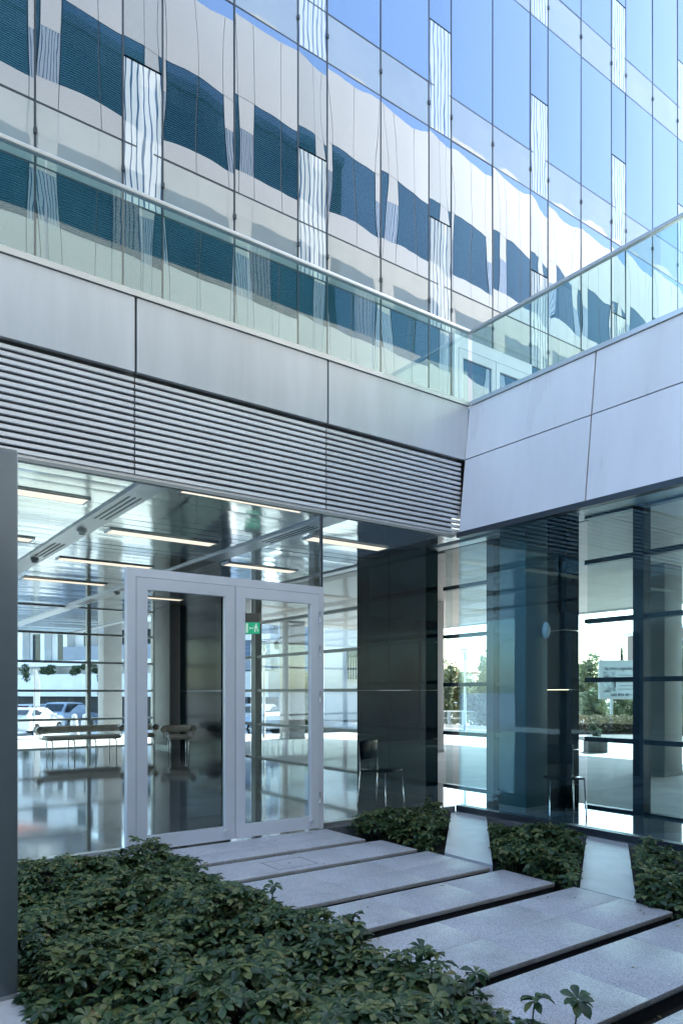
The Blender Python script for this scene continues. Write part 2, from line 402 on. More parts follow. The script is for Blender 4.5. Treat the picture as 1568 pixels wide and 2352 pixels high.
# wing added out of view on the left to block bright horizon reflections
cw = thing('added_unseen_wing', (-12, 0, -.15), 'added pale wing out of view, screening the bright horizon from the glazing', 'building wing')
MB().box(-20, -12.1, -12, YF+12, -.15, 6.4).build('wall', M['dark'], cw)
for i in range(8):
    a = -12 + 2.7*i
    MB().box(-12.09, -12, a+.02, a+2.68, 4.0, 5.2).build('fascia_panel', M['panel'], cw)
    MB().box(-12.09, -12.02, a+.02, a+2.68, 5.22, 6.4).build('spandrel_panel', M['panel2'], cw)

# ------------------------------------------------------------------ podium: left wing with fascia, louvres and glass doors (plane Y = 6.55)
YL, XR = 6.55, 6.58
lw_ = thing('louvred_wing', (3, YL, 0), 'long wing with grey fascia above a band of horizontal metal louvres', 'building wing')
jx = [-6.4, -4.2, -2.0, .20, 2.39, 4.56]
for i, a in enumerate(jx):
    b = jx[i+1] if i+1 < len(jx) else 6.76
    m = MB().box(a+.012, b-.012, YL-.03, YL+.02, 4.47, 5.16); m.build('fascia_panel', M['panel2'], lw_)
    e = b if i+1 < len(jx) else 6.66
    m = MB(); n = 15
    for k in range(n):
        z = 3.535 + k*(4.455-3.535)/n
        y0 = YL+.005
        m.add([(a+.006,y0,z),(e-.006,y0,z),(e-.006,y0,z+.033),(a+.006,y0,z+.033),(a+.006,y0+.055,z+.044),(e-.006,y0+.055,z+.044),(e-.006,y0+.055,z+.036),(a+.006,y0+.055,z+.036),(a+.006,y0+.02,z-.003),(e-.006,y0+.02,z-.003)],
              [(0,1,2,3),(3,2,5,4),(8,9,1,0),(4,5,6,7),(9,8,7,6)])
    m.build('louvre_panel', M['louvre'], lw_)
MB().box(-6.4, 6.58, YL+.10, YL+.16, 3.53, 5.15).build('backing', M['gframe'], lw_)
MB().box(-6.4, 6.62, YL+.03, YL+.10, 3.50, 3.53).build('louvre_frame', M['louvre'], lw_)
MB().box(-6.4, 6.77, YL-.05, YL+.12, 5.165, 5.22).build('coping', M['rail'], lw_)
MB().box(-6.4, 6.74, YL+.16, YF+.09, 4.9, 5.16).build('terrace_slab', M['ccol'], lw_)
# glazing under the louvres
for a, b, z0, z1 in ((-1.2,.20,.06,3.49), (.20,2.37,.06,3.49), (2.37,4.50,2.66,3.49), (4.50,6.54,.06,3.49)):
    MB().box(a+.006, b-.006, YL+.03, YL+.042, z0, z1).build('glass_pane', M['glassL'], lw_)
MB().box(-1.2, 2.30, YL, YL+.08, -.05, .055).build('sill', M['rail'], lw_); MB().box(4.51, 6.55, YL, YL+.08, -.05, .055).build('sill', M['rail'], lw_)
MB().box(-1.2, 6.54, YL+.01, YL+.07, 3.47, 3.50).build('head_frame', M['gframe'], lw_)
MB().box(4.505, 4.525, YL+.02, YL+.06, 2.66, 3.47).build('mullion', M['mull'], lw_)
# the door set
df = MB(); df.box(2.31, 4.50, YL-.03, YL+.05, 2.575, 2.655); df.box(4.44, 4.50, YL-.03, YL+.05, 0, 2.575); df.box(2.31, 2.39, YL-.03, YL+.05, 0, 2.575)
dfr = df.build('door_frame', M['door'], lw_)
for a, b, hs in ((2.395, 3.412, 1), (3.422, 4.436, 1)):
    m = MB(); y0, y1 = YL-.035, YL+.025
    m.box(a, a+.105, y0, y1, .02, 2.57); m.box(b-.105, b, y0, y1, .02, 2.57); m.box(a+.105, b-.105, y0, y1, 2.46, 2.57); m.box(a+.105, b-.105, y0, y1, .02, .15)
    lf = m.build('door', M['door'], lw_)
    MB().box(a+.105, b-.105, YL-.008, YL+.004, .15, 2.46).build('pane', M['glassL'], lf)
    m = MB(); m.box(b-.13-.0, b-.09, y0-.035, y0-.002, .10, .125); m.build('door_stop', M['cam'], lf)
    if a > 3:
        m = MB()
        for z in (.35, 1.45, 1.95, 2.32): m.tube([(b+.005, y0-.012, z-.06), (b+.005, y0-.012, z+.06)], .009, 8)
        m.build('hinge', M['rail'], lf)

# right wing, white fascia leaning slightly (plane X about 6.7)
rw = thing('panelled_wing', (6.7, 2, 0), 'right hand wing with large white fascia panels over dark glazing', 'building wing')
def rfx(z): return 6.58 + (z-3.52)*(.20/1.70)
def rpanel(y0, y1, z0, z1):
    a, b = rfx(z0), rfx(z1); th = .04
    m = MB().add([(a,y0,z0),(a,y1,z0),(b,y1,z1),(b,y0,z1),(a+th,y0,z0),(a+th,y1,z0),(b+th,y1,z1),(b+th,y0,z1)],
        [(0,3,2,1),(4,5,6,7),(0,1,5,4),(1,2,6,5),(2,3,7,6),(3,0,4,7)])
    m.build('fascia_panel', M['panel'], rw)
yb = [6.54, 4.66, 2.48, .30, -1.9, -4.1]
for a, b in zip(yb[1:], yb[:-1]):
    bb = b-.009 if b < 6.5 else 6.515
    rpanel(a+.009, bb, 4.475, 5.165); rpanel(a+.009, bb, 3.53, 4.46)
MB().add([(6.64,-4.1,3.55),(6.64,6.5,3.55),(6.80,6.5,5.15),(6.80,-4.1,5.15),(6.72,-4.1,3.55),(6.72,6.5,3.55),(6.88,6.5,5.15),(6.88,-4.1,5.15)],
    [(0,3,2,1),(4,5,6,7),(0,1,5,4),(1,2,6,5),(2,3,7,6),(3,0,4,7)]).build('backing', M['joint'], rw)
MB().box(6.75, 6.90, -4.1, 6.49, 5.17, 5.22).build('coping', M['rail'], rw)
MB().box(6.90, 17.8, -4.1, YF+.09, 4.6, 5.16).build('terrace_slab', M['ccol'], rw)
m = MB(); m.box(6.56, 6.66, -4.1, 6.54, 3.46, 3.525); m.build('head_frame', M['mull'], rw)
m = MB(); m.box(6.55, 6.66, -4.1, 6.54, -.05, .07); m.build('sill', M['mull'], rw)
for a, b in zip(yb[1:], yb[:-1]):
    MB().box(6.60, 6.612, a+.006, b-.006, .07, 3.46).build('glass_pane', M['glassR'], rw)

# balustrades on both edges of the terrace
def balus(name, label, pts, rail_y, axis):
    t = thing(name, (rail_y[0], rail_y[1], 5.22), label, 'balustrade', 'glass balustrades of the terrace')
    return t
bl = thing('balustrade', (3, 6.57, 5.22), 'glass balustrade with slim metal rail running along the louvred wing', 'balustrade', 'glass balustrades round the terrace')
gx = [-2.0, -.2, 1.61, 3.42, 5.23, 6.80]
for a, b in zip(gx[:-1], gx[1:]): MB().box(a+.006, b-.006, 6.565, 6.58, 5.222, 6.14).build('glass_panel', M['glassB'], bl)
MB().bevbox(-2, 6.86, 6.545, 6.60, 6.141, 6.18, .006).build('rail', M['rail'], bl)
MB().box(-2, 6.80, 6.60, 6.66, 5.221, 5.26).build('base_channel', M['rail'], bl)
br = thing('balustrade', (6.84, 2, 5.22), 'glass balustrade with slim metal rail above the white fascia panels on the right', 'balustrade', 'glass balustrades round the terrace')
gy = [-4.0, -2.0, .10, 2.3, 4.5, 6.54]
for a, b in zip(gy[:-1], gy[1:]): MB().box(6.835, 6.85, a+.006, b-.006, 5.222, 6.14).build('glass_panel', M['glassB'], br)
MB().bevbox(6.815, 6.87, -4, 6.54, 6.141, 6.18, .006).build('rail', M['rail'], br)
MB().box(6.88, 6.93, -4, 6.5, 5.221, 5.26).build('base_channel', M['rail'], br)

# ------------------------------------------------------------------ lobby under the podium: a glass reflection rebuilt as solid rooms
CZ = 3.80
lo = thing('lobby_ceiling', (4, 13, CZ), 'glossy metal plank ceiling with recessed beams over the lobby', 'ceiling')
bx = [-4.5, -2, .5, 3.0, 5.5, 8.0]
for a, b in zip(bx[:-1], bx[1:]):
    m = MB(); y = 6.72
    while y < 29:
        th = rnd.uniform(-1, 1)*.0022; x0, x1 = a+.16, b-.16; n = 5
        vs = []; fs = []
        for i in range(n+1):
            s = x0+(x1-x0)*i/n; d = rnd.uniform(-1, 1)*.0012
            vs += [(s, y+.004, CZ+th+d), (s, y+.10, CZ+d-.0008), (s, y+.296, CZ-th+d)]
        for i in range(n):
            for q in range(2): k = i*3+q; fs.append((k, k+1, k+4, k+3))
        m.add(vs, fs, True); y += .30
    m.build('ceiling_panel', M['ceil'], lo)
MB().box(-4.5, 8.2, 6.72, 29, CZ+.02, CZ+.08).build('backing', M['dark'], lo)
for x in bx[1:]:
    w_ = .155 if x < 7.9 else .10
    m = MB(); m.box(x-w_, x+w_, 6.72, 29, CZ-.03, CZ+.015); bo = m.build('beam', M['beam'], lo)
    if x in (3.0, 5.5, .5):
        m = MB()
        for y in (8.2, 11.4, 14.6, 17.8):
            for q in (-.07, 0, .07): m.box(x+q-.012, x+q+.012, y, y+1.3, CZ-.034, CZ-.0305)
        m.build('air_slot', M['joint'], bo)
MB().box(-4.6, 8.3, 29, 29.1, CZ-.04, CZ+.5).build('edge_trim', M['beam'], lo)
rc = thing('canopy', (13, 8, CZ), 'pale soffit of the canopy outside the lobby windows on the right', 'canopy')
m = MB(); y = -4
while y < 20:
    m.box(8.36, 17.8, y+.006, y+1.194, CZ, CZ+.05); y += 1.2
m.build('soffit', M['soffit'], rc)
MB().box(17.8, 17.95, -4, 20, CZ-.05, 5.3).build('fascia_edge', M['panel2'], rc)
m = MB(); m.box(6.72, 8.3, -4, 6.70, CZ, CZ+.05); m.build('inner_soffit', M['gframe'], rc)

# ceiling lights: linear lamps
def lamp(x0, x1, y, lab):
    t = thing('ceiling_light', ((x0+x1)/2, y, CZ-.03), lab, 'ceiling light', 'linear ceiling lights')
    m = MB(); m.box(x0-.03, x1+.03, y-.14, y-.126, CZ-.022, CZ-.002); m.box(x0-.03, x1+.03, y+.126, y+.14, CZ-.022, CZ-.002)
    m.box(x0-.03, x0, y-.126, y+.126, CZ-.022, CZ-.002); m.box(x1, x1+.03, y-.126, y+.126, CZ-.022, CZ-.002)
    m.build('housing', M['beam'], t); MB().box(x0, x1, y-.126, y+.126, CZ-.02, CZ-.006).build('diffuser', M['tube'], t)
bays = [(.75, 2.6, 'left of the slotted beam', [8.8, 11.5, 14.2]), (3.35, 4.95, 'between the slotted beam and the hanging exit sign', [7.6, 10.2, 12.8, 15.4]), (5.9, 7.3, 'in the bay beside the black stone walls', [8.93, 11.6, 14.2, 16.8])]
ords = ['nearest', 'second nearest', 'third nearest', 'farthest']
for x0, x1, w_, ys in bays:
    for i, y in enumerate(ys):
        lamp(x0, x1, y, '%s warm linear ceiling light %s' % (ords[i] if i < len(ys)-1 else 'farthest', w_))

# black stone walls and columns in the lobby
def stonewall(y0, y1, lab):
    t = thing('stone_wall', (8.0, (y0+y1)/2, 0), lab, 'stone wall', 'black stone walls in the lobby')
    m = MB(); z = 0
    for z0, z1 in ((0, .75), (.755, 1.53), (1.535, 2.3), (2.305, 3.06), (3.065, CZ)):
        n = 2 if y1-y0 > 1.2 else 1
        for i in range(n): a = y0+(y1-y0)*i/n; m.box(7.80, 8.06, a+.003, a+(y1-y0)/n-.003, z0, z1)
    m.build('stone_cladding', M['stone'], t)
stonewall(15.6, 18.0, 'polished black stone wall farthest back, left of the white glass doors')
stonewall(8.45, 10.25, 'polished black stone wall right of the white glass doors')
stonewall(5.80, 6.45, 'polished black stone wall nearest the front, right of the teal column')
def colm(name, x, y, s, h, mat, lab, zb=0, s2=None):
    t = thing(name, (x, y, zb), lab, 'column')
    MB().bevbox(x-s/2, x+s/2, y-(s2 or s)/2, y+(s2 or s)/2, zb, h, .012).build('shaft', mat, t)
    m = MB().box(x-s/2-.006, x+s/2+.006, y-(s2 or s)/2-.006, y+(s2 or s)/2+.006, zb, zb+.08); m.build('base', M['gframe'], t)
    return t
colm('column', 7.22, 6.02, .42, CZ, M['column'], 'square teal plastered column standing inside the dark right glazing')
colm('column', 7.8, 18.6, .5, CZ, M['ccol'], 'grey column left of the farthest black stone wall', s2=1.0)
colm('column', 12.5, 19.9, .6, CZ, M['ccol'], 'outdoor grey column seen through the right leaf of the white doors', -.02)
colm('column', 12.5, 13.5, .6, CZ, M['ccol'], 'outdoor grey column beside the disc street lamp', -.02)
colm('column', 12.5, 7.3, .6, CZ, M['ccol'], 'outdoor grey column nearest the right edge, right of the billboard', -.02)
colm('column', 9.1, 27.6, .7, 7.5, M['ccol'], 'grey outdoor column standing behind the sofa window', -.1)
wl_ = thing('wall_lamp', (7.14, 5.80, 2.25), 'small white oval lamp fixed to the teal column', 'wall lamp')
m = MB(); m.lathe((7.34, 5.765, 2.16), [(.002,0),(.035,.03),(.05,.08),(.05,.14),(.03,.2),(.002,.22)], 14); m.build('shade', M['cam'], wl_)
MB().box(7.32, 7.36, 5.795, 5.808, 2.2, 2.32).build('bracket', M['gframe'], wl_)

# outer glazed walls of the lobby
zr = [0, .77, 1.54, 2.31, 3.08, CZ]
def gwall(lab, fixed, a0, a1, mulls, axis, fr, dz=0, mw=.05):
    c = (fixed, (a0+a1)/2, 0) if axis == 'y' else ((a0+a1)/2, fixed, 0)
    t = thing('glazed_wall', c, lab, 'glazed wall', 'glazed outer walls of the lobby')
    def bx_(m, p0, p1, q0, q1, z0, z1):
        return m.box(q0, q1, p0, p1, z0, z1) if axis == 'y' else m.box(p0, p1, q0, q1, z0, z1)
    for p in mulls: bx_(MB(), p-mw, p+mw, fixed-.08, fixed+.08, 0, CZ).build('mullion', fr, t)
    for i, z in enumerate(zr):
        z = z + (dz if 0 < i < 5 else 0)
        bx_(MB(), a0, a1, fixed-.055, fixed+.055, max(0, z-.03), min(CZ, z+.03)).build('transom', fr, t)
    ed = sorted(set([a0] + [p for p in mulls if a0 < p < a1] + [a1]))
    for p, q in zip(ed[:-1], ed[1:]): bx_(MB(), p+.01, q-.01, fixed-.006, fixed+.006, .03, CZ-.03).build('pane', M['glassW'], t)
gwall('white framed glazed wall behind the sofa and armchairs', 20.0, -2.0, 7.9, [-1.0, 1.7, 4.1, 6.0, 7.85], 'x', M['wframe'])
gwall('short pale framed return window beside the farthest armchair', 8.15, 19.05, 19.95, [19.1, 19.9], 'y', M['wframe'])
gwall('grey framed window grid seen through the white glass doors', 8.2, 10.3, 15.55, [14.6, 12.2, 10.35], 'y', M['gframe'], 0, .10)
gwall('dark framed window bay between the two nearer black stone walls', 8.2, 6.47, 8.42, [7.4], 'y', M['mull'], .08, .07)
gwall('dark framed window grid at the far right in front of the billboard', 8.2, -2.0, 5.78, [5.0, 2.6, .2], 'y', M['mull'], .12, .07)

# hanging exit sign
es = thing('exit_sign', at(580, 1432, 14.0), 'green running man exit sign hanging on a thin rod in the lobby', 'exit sign')
c = es.location; A = RV; B = FV
MB().obox((c.x, c.y), A, B, .15, .03, c.z+.02, c.z+.20).build('housing', M['cam'], es)
MB().tube([(c.x, c.y, c.z+.2), (c.x, c.y, CZ-.005)], .008, 6).build('rod', M['gframe'], es)
sg = MB().obox((c.x, c.y), A, B, .14, .012, c.z-.20, c.z+.018).build('sign_face', M['green'], es)
def sq(m, x0, x1, z0, z1):
    q = c - B*.016
    m.obox((q.x + A.x*(x0+x1)/2, q.y + A.y*(x0+x1)/2), A, B, (x1-x0)/2, .003, c.z+z0, c.z+z1)
m = MB(); sq(m, -.125, -.105, -.18, -.0); sq(m, -.095, -.085, -.18, 0)      # door leaf
sq(m, -.055, .02, -.10, -.085); sq(m, -.055, -.045, -.115, -.07)            # arrow to the left
sq(m, .06, .085, -.03, -.005); sq(m, .055, .085, -.10, -.04); sq(m, .03, .055, -.075, -.06); sq(m, .085, .105, -.085, -.07); sq(m, .04, .06, -.17, -.10); sq(m, .08, .11, -.13, -.115); sq(m, .10, .115, -.16, -.13)
m.build('symbol', M['letterw'], sg)

# domed security camera, detectors
cc = thing('security_camera', at(636, 1478, 19.3), 'white domed security camera on an arm beside the outdoor grey column', 'security camera')
c = cc.location; MB().lathe((c.x, c.y, c.z-.17), [(.005,0),(.06,.02),(.09,.08),(.09,.14),(.05,.22),(.04,.25),(.005,.26)], 14).build('dome', M['cam'], cc)
MB().tube([(c.x, c.y, c.z+.08), (c.x+RV.x*.1, c.y+RV.y*.1, c.z+.14), (12.18, 19.8, c.z+.10)], .025, 8).build('arm', M['cam'], cc)
for (x, y, mt, lab) in ((5.5, 13.9, 'sred', 'small red fire alarm on the farther ceiling beam'), (5.5, 16.2, 'cam', 'small white detector on the beam beyond the red alarm'),
                        (3.0, 10.3, 'steel', 'chrome sprinkler head on the slotted beam, nearest the louvres'), (3.0, 13.0, 'cam', 'white smoke detector on the slotted beam near the left post')):
    t = thing('detector', (x, y, CZ-.08), lab, 'detector', 'small devices on the ceiling beams')
    MB().lathe((x, y, CZ-.10), [(.01,0),(.045,.01),(.06,.03),(.06,.05)], 12).build('housing', M[mt], t)
    MB().lathe((x, y, CZ-.049), [(.07,0),(.07,.018)], 12).build('base', M['cam'], t)

# ------------------------------------------------------------------ sofa, armchairs, wire chairs
def couch(name, loc, width, lab, cat, nleg, group=None):
    t = thing(name, loc, lab, cat, group)
    h = width/2
    MB().bevbox(-h, h, -.30, .28, .36, .46, .045).build('seat', M['cushion'], t, True)
    bk = MB(); bk.tube([(-h-.06, .27, .60), (h+.06, .27, .60)], .085, 16); bk.build('backrest', M['cushion'], t, True)
    for s in (-1, 1):
        MB().tube([(s*(h+.10), .27, .60), (s*(h+.10), -.06, .60)], .085, 16).build('armrest', M['cushion'], t, True)
        MB().tube([(s*(h+.10), -.02, .53), (s*(h+.10), -.02, .40), (s*(h-.04), -.02, .36)], .012, 6).build('bracket', M['chrome'], t, True)
    for k in range(nleg):
        x = -h*.86 + 2*h*.86*k/(nleg-1)
        pts = [(x, -.27, .01), (x, -.27, .26)] + [(x, -.27+.09*(1-math.cos(a)), .26+.09*math.sin(a)) for a in (.5, 1.0, 1.57)]
        pts += [(x, .17+.09*math.sin(a), .26+.09*math.cos(a)) for a in (0, .6, 1.1, 1.57)] + [(x, .26, .01)]
        MB().tube(pts, .014, 8).build('leg', M['chrome'], t, True)
    return t
couch('sofa', (5.22, 17.9, 0), 1.75, 'long cream leather bench sofa with roll back and chrome tube legs', 'sofa', 4)
couch('armchair', (6.72, 17.9, 0), .50, 'cream roll back armchair right beside the long sofa', 'armchair', 2, 'cream roll back armchairs')
couch('armchair', (7.15, 16.6, 0), .50, 'cream roll back armchair partly cut off by the grey column', 'armchair', 2, 'cream roll back armchairs').rotation_euler.z = -.3
def wirechair(loc, rz, lab):
    t = thing('metal_chair', loc, lab, 'chair', 'chrome framed chairs in the dark lobby', rz)
    MB().bevbox(-.22, .22, -.21, .21, .43, .455, .01).build('seat', M['stone'], t, True)
    MB().bevbox(-.21, .21, .20, .225, .58, .84, .01).build('backrest', M['stone'], t, True)
    for sx in (-1, 1):
        MB().tube([(sx*.23, -.22, 0), (sx*.21, -.20, .43)], .01, 6).build('leg', M['chrome'], t, True)
        MB().tube([(sx*.23, .24, 0), (sx*.21, .20, .43), (sx*.21, .23, .84)], .01, 6).build('leg', M['chrome'], t, True)
    return t
wirechair((6.2, 7.6, 0), .3, 'dark chair with chrome legs in front of the black stone wall right of the doors')
wirechair((7.5, 5.65, 0), -.6, 'dark chair with chrome legs to the right of the teal column')

# ------------------------------------------------------------------ courtyard: slabs, planting, post
slabs = [(5.80, 6.50, 'stone slab step directly at the foot of the white doors'), (5.14, 5.68, 'narrow stone slab, second from the doors, with a square access cover'),
 (4.24, 5.03, 'wide stone slab, third from the doors'), (3.60, 4.13, 'narrow stone slab, fourth from the doors'),
 (2.65, 3.44, 'widest looking stone slab in the middle foreground, fifth from the doors'), (1.96, 2.54, 'narrow stone slab at the lower right, sixth from the doors'), (1.0, 1.81, 'stone slab cut off at the lower right corner of the picture')]
for i, (y0, y1, lab) in enumerate(slabs):
    x0, x1 = (2.52, 4.52) if i == 0 else (2.56, 4.60+.03*i)
    if i == 0: x0 = 1.9
    t = thing('stone_slab', ((x0+x1)/2, (y0+y1)/2, -.02), lab, 'stone slab', 'granite slabs of the stepping path')
    m = MB(); n = 3; L = (x1-x0)/n
    for k in range(n):
        for (p, q) in (((y0, (y0+y1)/2), ((y0+y1)/2, y1)) if y1-y0 > .6 else ((y0, y1),)):
            m.bevbox(x0+k*L+(.0012 if k else 0), x0+(k+1)*L-(.0012 if k < n-1 else 0), p+(.001 if p > y0 else 0), q-(.001 if q < y1 else 0), -.032, 0, .003)
    m.build('slab_top', M['granite'], t)
    MB().box(x0+.015, x1-.015, y0+.015, y1-.015, -.13, -.0325).build('slab_base', M['sideg'], t)
    if i == 1:
        m = MB(); cx, cy = 3.35, 5.38
        for a, b, c_, d in ((-.2,.2,-.15,-.145), (-.2,.2,.145,.15), (-.2,-.195,-.15,.15), (.195,.2,-.15,.15)): m.box(cx+a, cx+b, cy+c_, cy+d, .0002, .0012)
        m.build('access_cover', M['joint'], t)

def rosette(m, c, size, rn):
    n = rn.choice((5, 6, 7, 7)); a0 = rn.uniform(0, 6.28); tilt = Vector((rn.uniform(-.35,.35), rn.uniform(-.35,.35), 1)).normalized()
    qt = Vector((0,0,1)).rotation_difference(tilt)
    for k in range(n):
        a = a0 + k*6.28/n + rn.uniform(-.25, .25); L = size*rn.uniform(.75, 1.15); Wd = L*.27; dr = rn.uniform(.2, .6); up = rn.uniform(.1, .45)
        ca, sa = math.cos(a), math.sin(a); vs = []
        for s, wf in ((.06,.12), (.35,.62), (.65,1.0), (.85,.72), (1.0,.06)):
            r = L*s; z = up*r - dr*L*s*s*1.1
            for q in (-1, 0, 1):
                p = Vector((ca*r - sa*q*Wd*wf, sa*r + ca*q*Wd*wf, z + (abs(q)*Wd*wf*.35)))
                p.rotate(qt); vs.append(Vector(c) + p)
        fs = [(i*3+q, i*3+q+1, i*3+q+4, i*3+q+3) for i in range(4) for q in range(2)]
        m.add(vs, fs, True)
def bed(x0, x1, y0, y1, hz, dens, lab, seed, size=.085, jag=.04, keep=None):
    rn = random.Random(seed); m = MB(); area = (x1-x0)*(y1-y0)
    for layer, (zf, df) in enumerate(((1.0, 1.0), (.62, .8))):
        for _ in range(int(area*dens*df)):
            x = rn.uniform(x0-jag, x1+jag); y = rn.uniform(y0, y1)
            if keep and not keep(x, y): continue
            e = min(x-x0, x1-x)+jag; und = .05*math.sin(x*5.3+y*2.1)+.04*math.sin(y*6.7-x*3.9)
            z = (hz + und)*zf - (.05 if e < .12 else 0) + rn.uniform(-.035, .035)
            rosette(m, (x, y, z-.05), size*rn.uniform(.7, 1.2), rn)
            if rn.random() < .25: m.tube([(x+rn.uniform(-.02,.02), y, -.1), (x, y, z-.05)], .0025, 3, False)
    o = m.build('ground_cover', M['leaf']); tag(o, lab, 'ground cover', 'leafy planting beds', 'stuff')
bed(.84, 2.57, 1.0, 6.35, .14, 300, 'dense dark green leafy ground cover bed filling the lower left of the courtyard', 3, .067)
def ln(c, k): return lambda x: c + k*(x-4.72)      # diagonal bed edges, shaped along sight lines around the reflection strips
A1, A0, B1, B0, E0 = ln(4.86, .96), ln(4.27, .96), ln(3.39, .67), ln(2.92, .67), ln(2.45, .62)
for lo_, hi_, lab, sd in ((A1, ln(9, 0), 'dark green leafy planting block beside the white doors, in front of the black stone wall', 5), (B1, A0, 'dark green leafy planting block in the middle, in front of the teal column', 6),
        (E0, B0, 'dark green leafy planting block nearest the right edge of the picture', 8)):
    bed(4.76, 6.05, .8, 6.42, .17, 240, lab, sd, .072, .03, lambda x, y, a=lo_, b=hi_: a(x)+.05 < y < b(x)-.05)
for lo_, hi_, lab in ((A0, A1, 'pale strip painted as a floor reflection between the planting block by the doors and the middle one'), (B0, B1, 'pale strip painted as a floor reflection between the middle and the right planting blocks'),
        (ln(.6, .62), E0, 'pale strip painted as a floor reflection right of the last planting block')):
    t = thing('reflection_strip', (5.4, (lo_(5.4)+hi_(5.4))/2, -.05), lab, 'painted reflection', 'pale reflection strips between the planting blocks')  # bright floor reflection put into a pale solid strip
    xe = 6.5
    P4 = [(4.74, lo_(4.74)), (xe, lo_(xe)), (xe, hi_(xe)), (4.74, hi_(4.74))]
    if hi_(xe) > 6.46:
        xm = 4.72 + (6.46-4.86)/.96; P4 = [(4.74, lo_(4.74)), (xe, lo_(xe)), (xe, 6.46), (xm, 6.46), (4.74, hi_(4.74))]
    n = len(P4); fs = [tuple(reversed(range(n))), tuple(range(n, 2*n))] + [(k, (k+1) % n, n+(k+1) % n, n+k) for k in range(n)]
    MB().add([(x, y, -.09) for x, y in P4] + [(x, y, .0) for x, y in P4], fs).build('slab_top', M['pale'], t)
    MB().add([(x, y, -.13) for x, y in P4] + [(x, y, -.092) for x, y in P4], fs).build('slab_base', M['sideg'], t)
sprigs = [((2.60, 3.45), .17), ((2.58, 4.35), .15), ((2.60, 2.85), .13), ((2.66, 1.92), .17), ((2.60, 2.10), .13), ((2.62, 2.48), .12)]
for i, ((x, y), h) in enumerate(sprigs):
    t = thing('plant', (x, y, 0), ['tall leafy sprig leaning over the end of the wide middle slab', 'leafy sprig standing above the bed beside the third slab from the doors', 'small leafy sprig at the left end of the middle foreground slab',
        'tallest leafy sprig in front of the lower right slab', 'short leafy sprig just left of the tallest one', 'leafy sprig at the gap between fifth and sixth slabs'][i], 'plant', 'single sprigs rising from the bed')
    m = MB().tube([(x-.03, y, -.1), (x-.01, y+.005, h*.4), (x, y, h)], .004, 6); m.build('stem', M['stem'], t)
    m = MB(); rosette(m, (x, y, h), .085, rnd); rosette(m, (x, y, h-.012), .07, rnd); m.build('leaves', M['leaf'], t)

m = MB(); rn = random.Random(77)
for _ in range(70):
    y0, y1, _l = rn.choice(slabs[:6]); e = rn.random()
    x = rn.choice((rn.uniform(2.6, 4.6), rn.uniform(4.3, 4.6), rn.uniform(2.6, 2.9))); y = (y0-rn.uniform(.0, .08)) if e < .6 else rn.uniform(y0, y1)
    z = -.105 if y < y0 else .004; a = rn.uniform(0, 6.28); L = rn.uniform(.008, .022); dx, dy = math.cos(a)*L, math.sin(a)*L
    m.add([(x-dx, y-dy, z), (x+dy*.4, y-dx*.4, z+.006), (x+dx, y+dy, z+.002), (x-dy*.4, y+dx*.4, z+.004)], [(0,1,2,3)])
tag(m.build('leaf_litter', M['hleaf']), 'few small dry leaves scattered on the slabs and in the dark gaps', 'leaf litter', kind='stuff')

po = thing('post', (.6, 3.95, 0), 'smooth grey metal post cut off by the left edge of the picture', 'post')
MB().bevbox(.42, .80, 3.80, 4.10, 0.02, 2.68, .006).build('shaft', M['steel'] if False else pm('post_metal', (.15,.19,.22), .35, .2, .06, 3), po)
MB().box(.425, .795, 3.805, 4.095, 2.68, 2.69).build('cap', M['gframe'], po)
MB().box(.41, .81, 3.795, 4.11, 0, .02).build('base', M['gframe'], po)

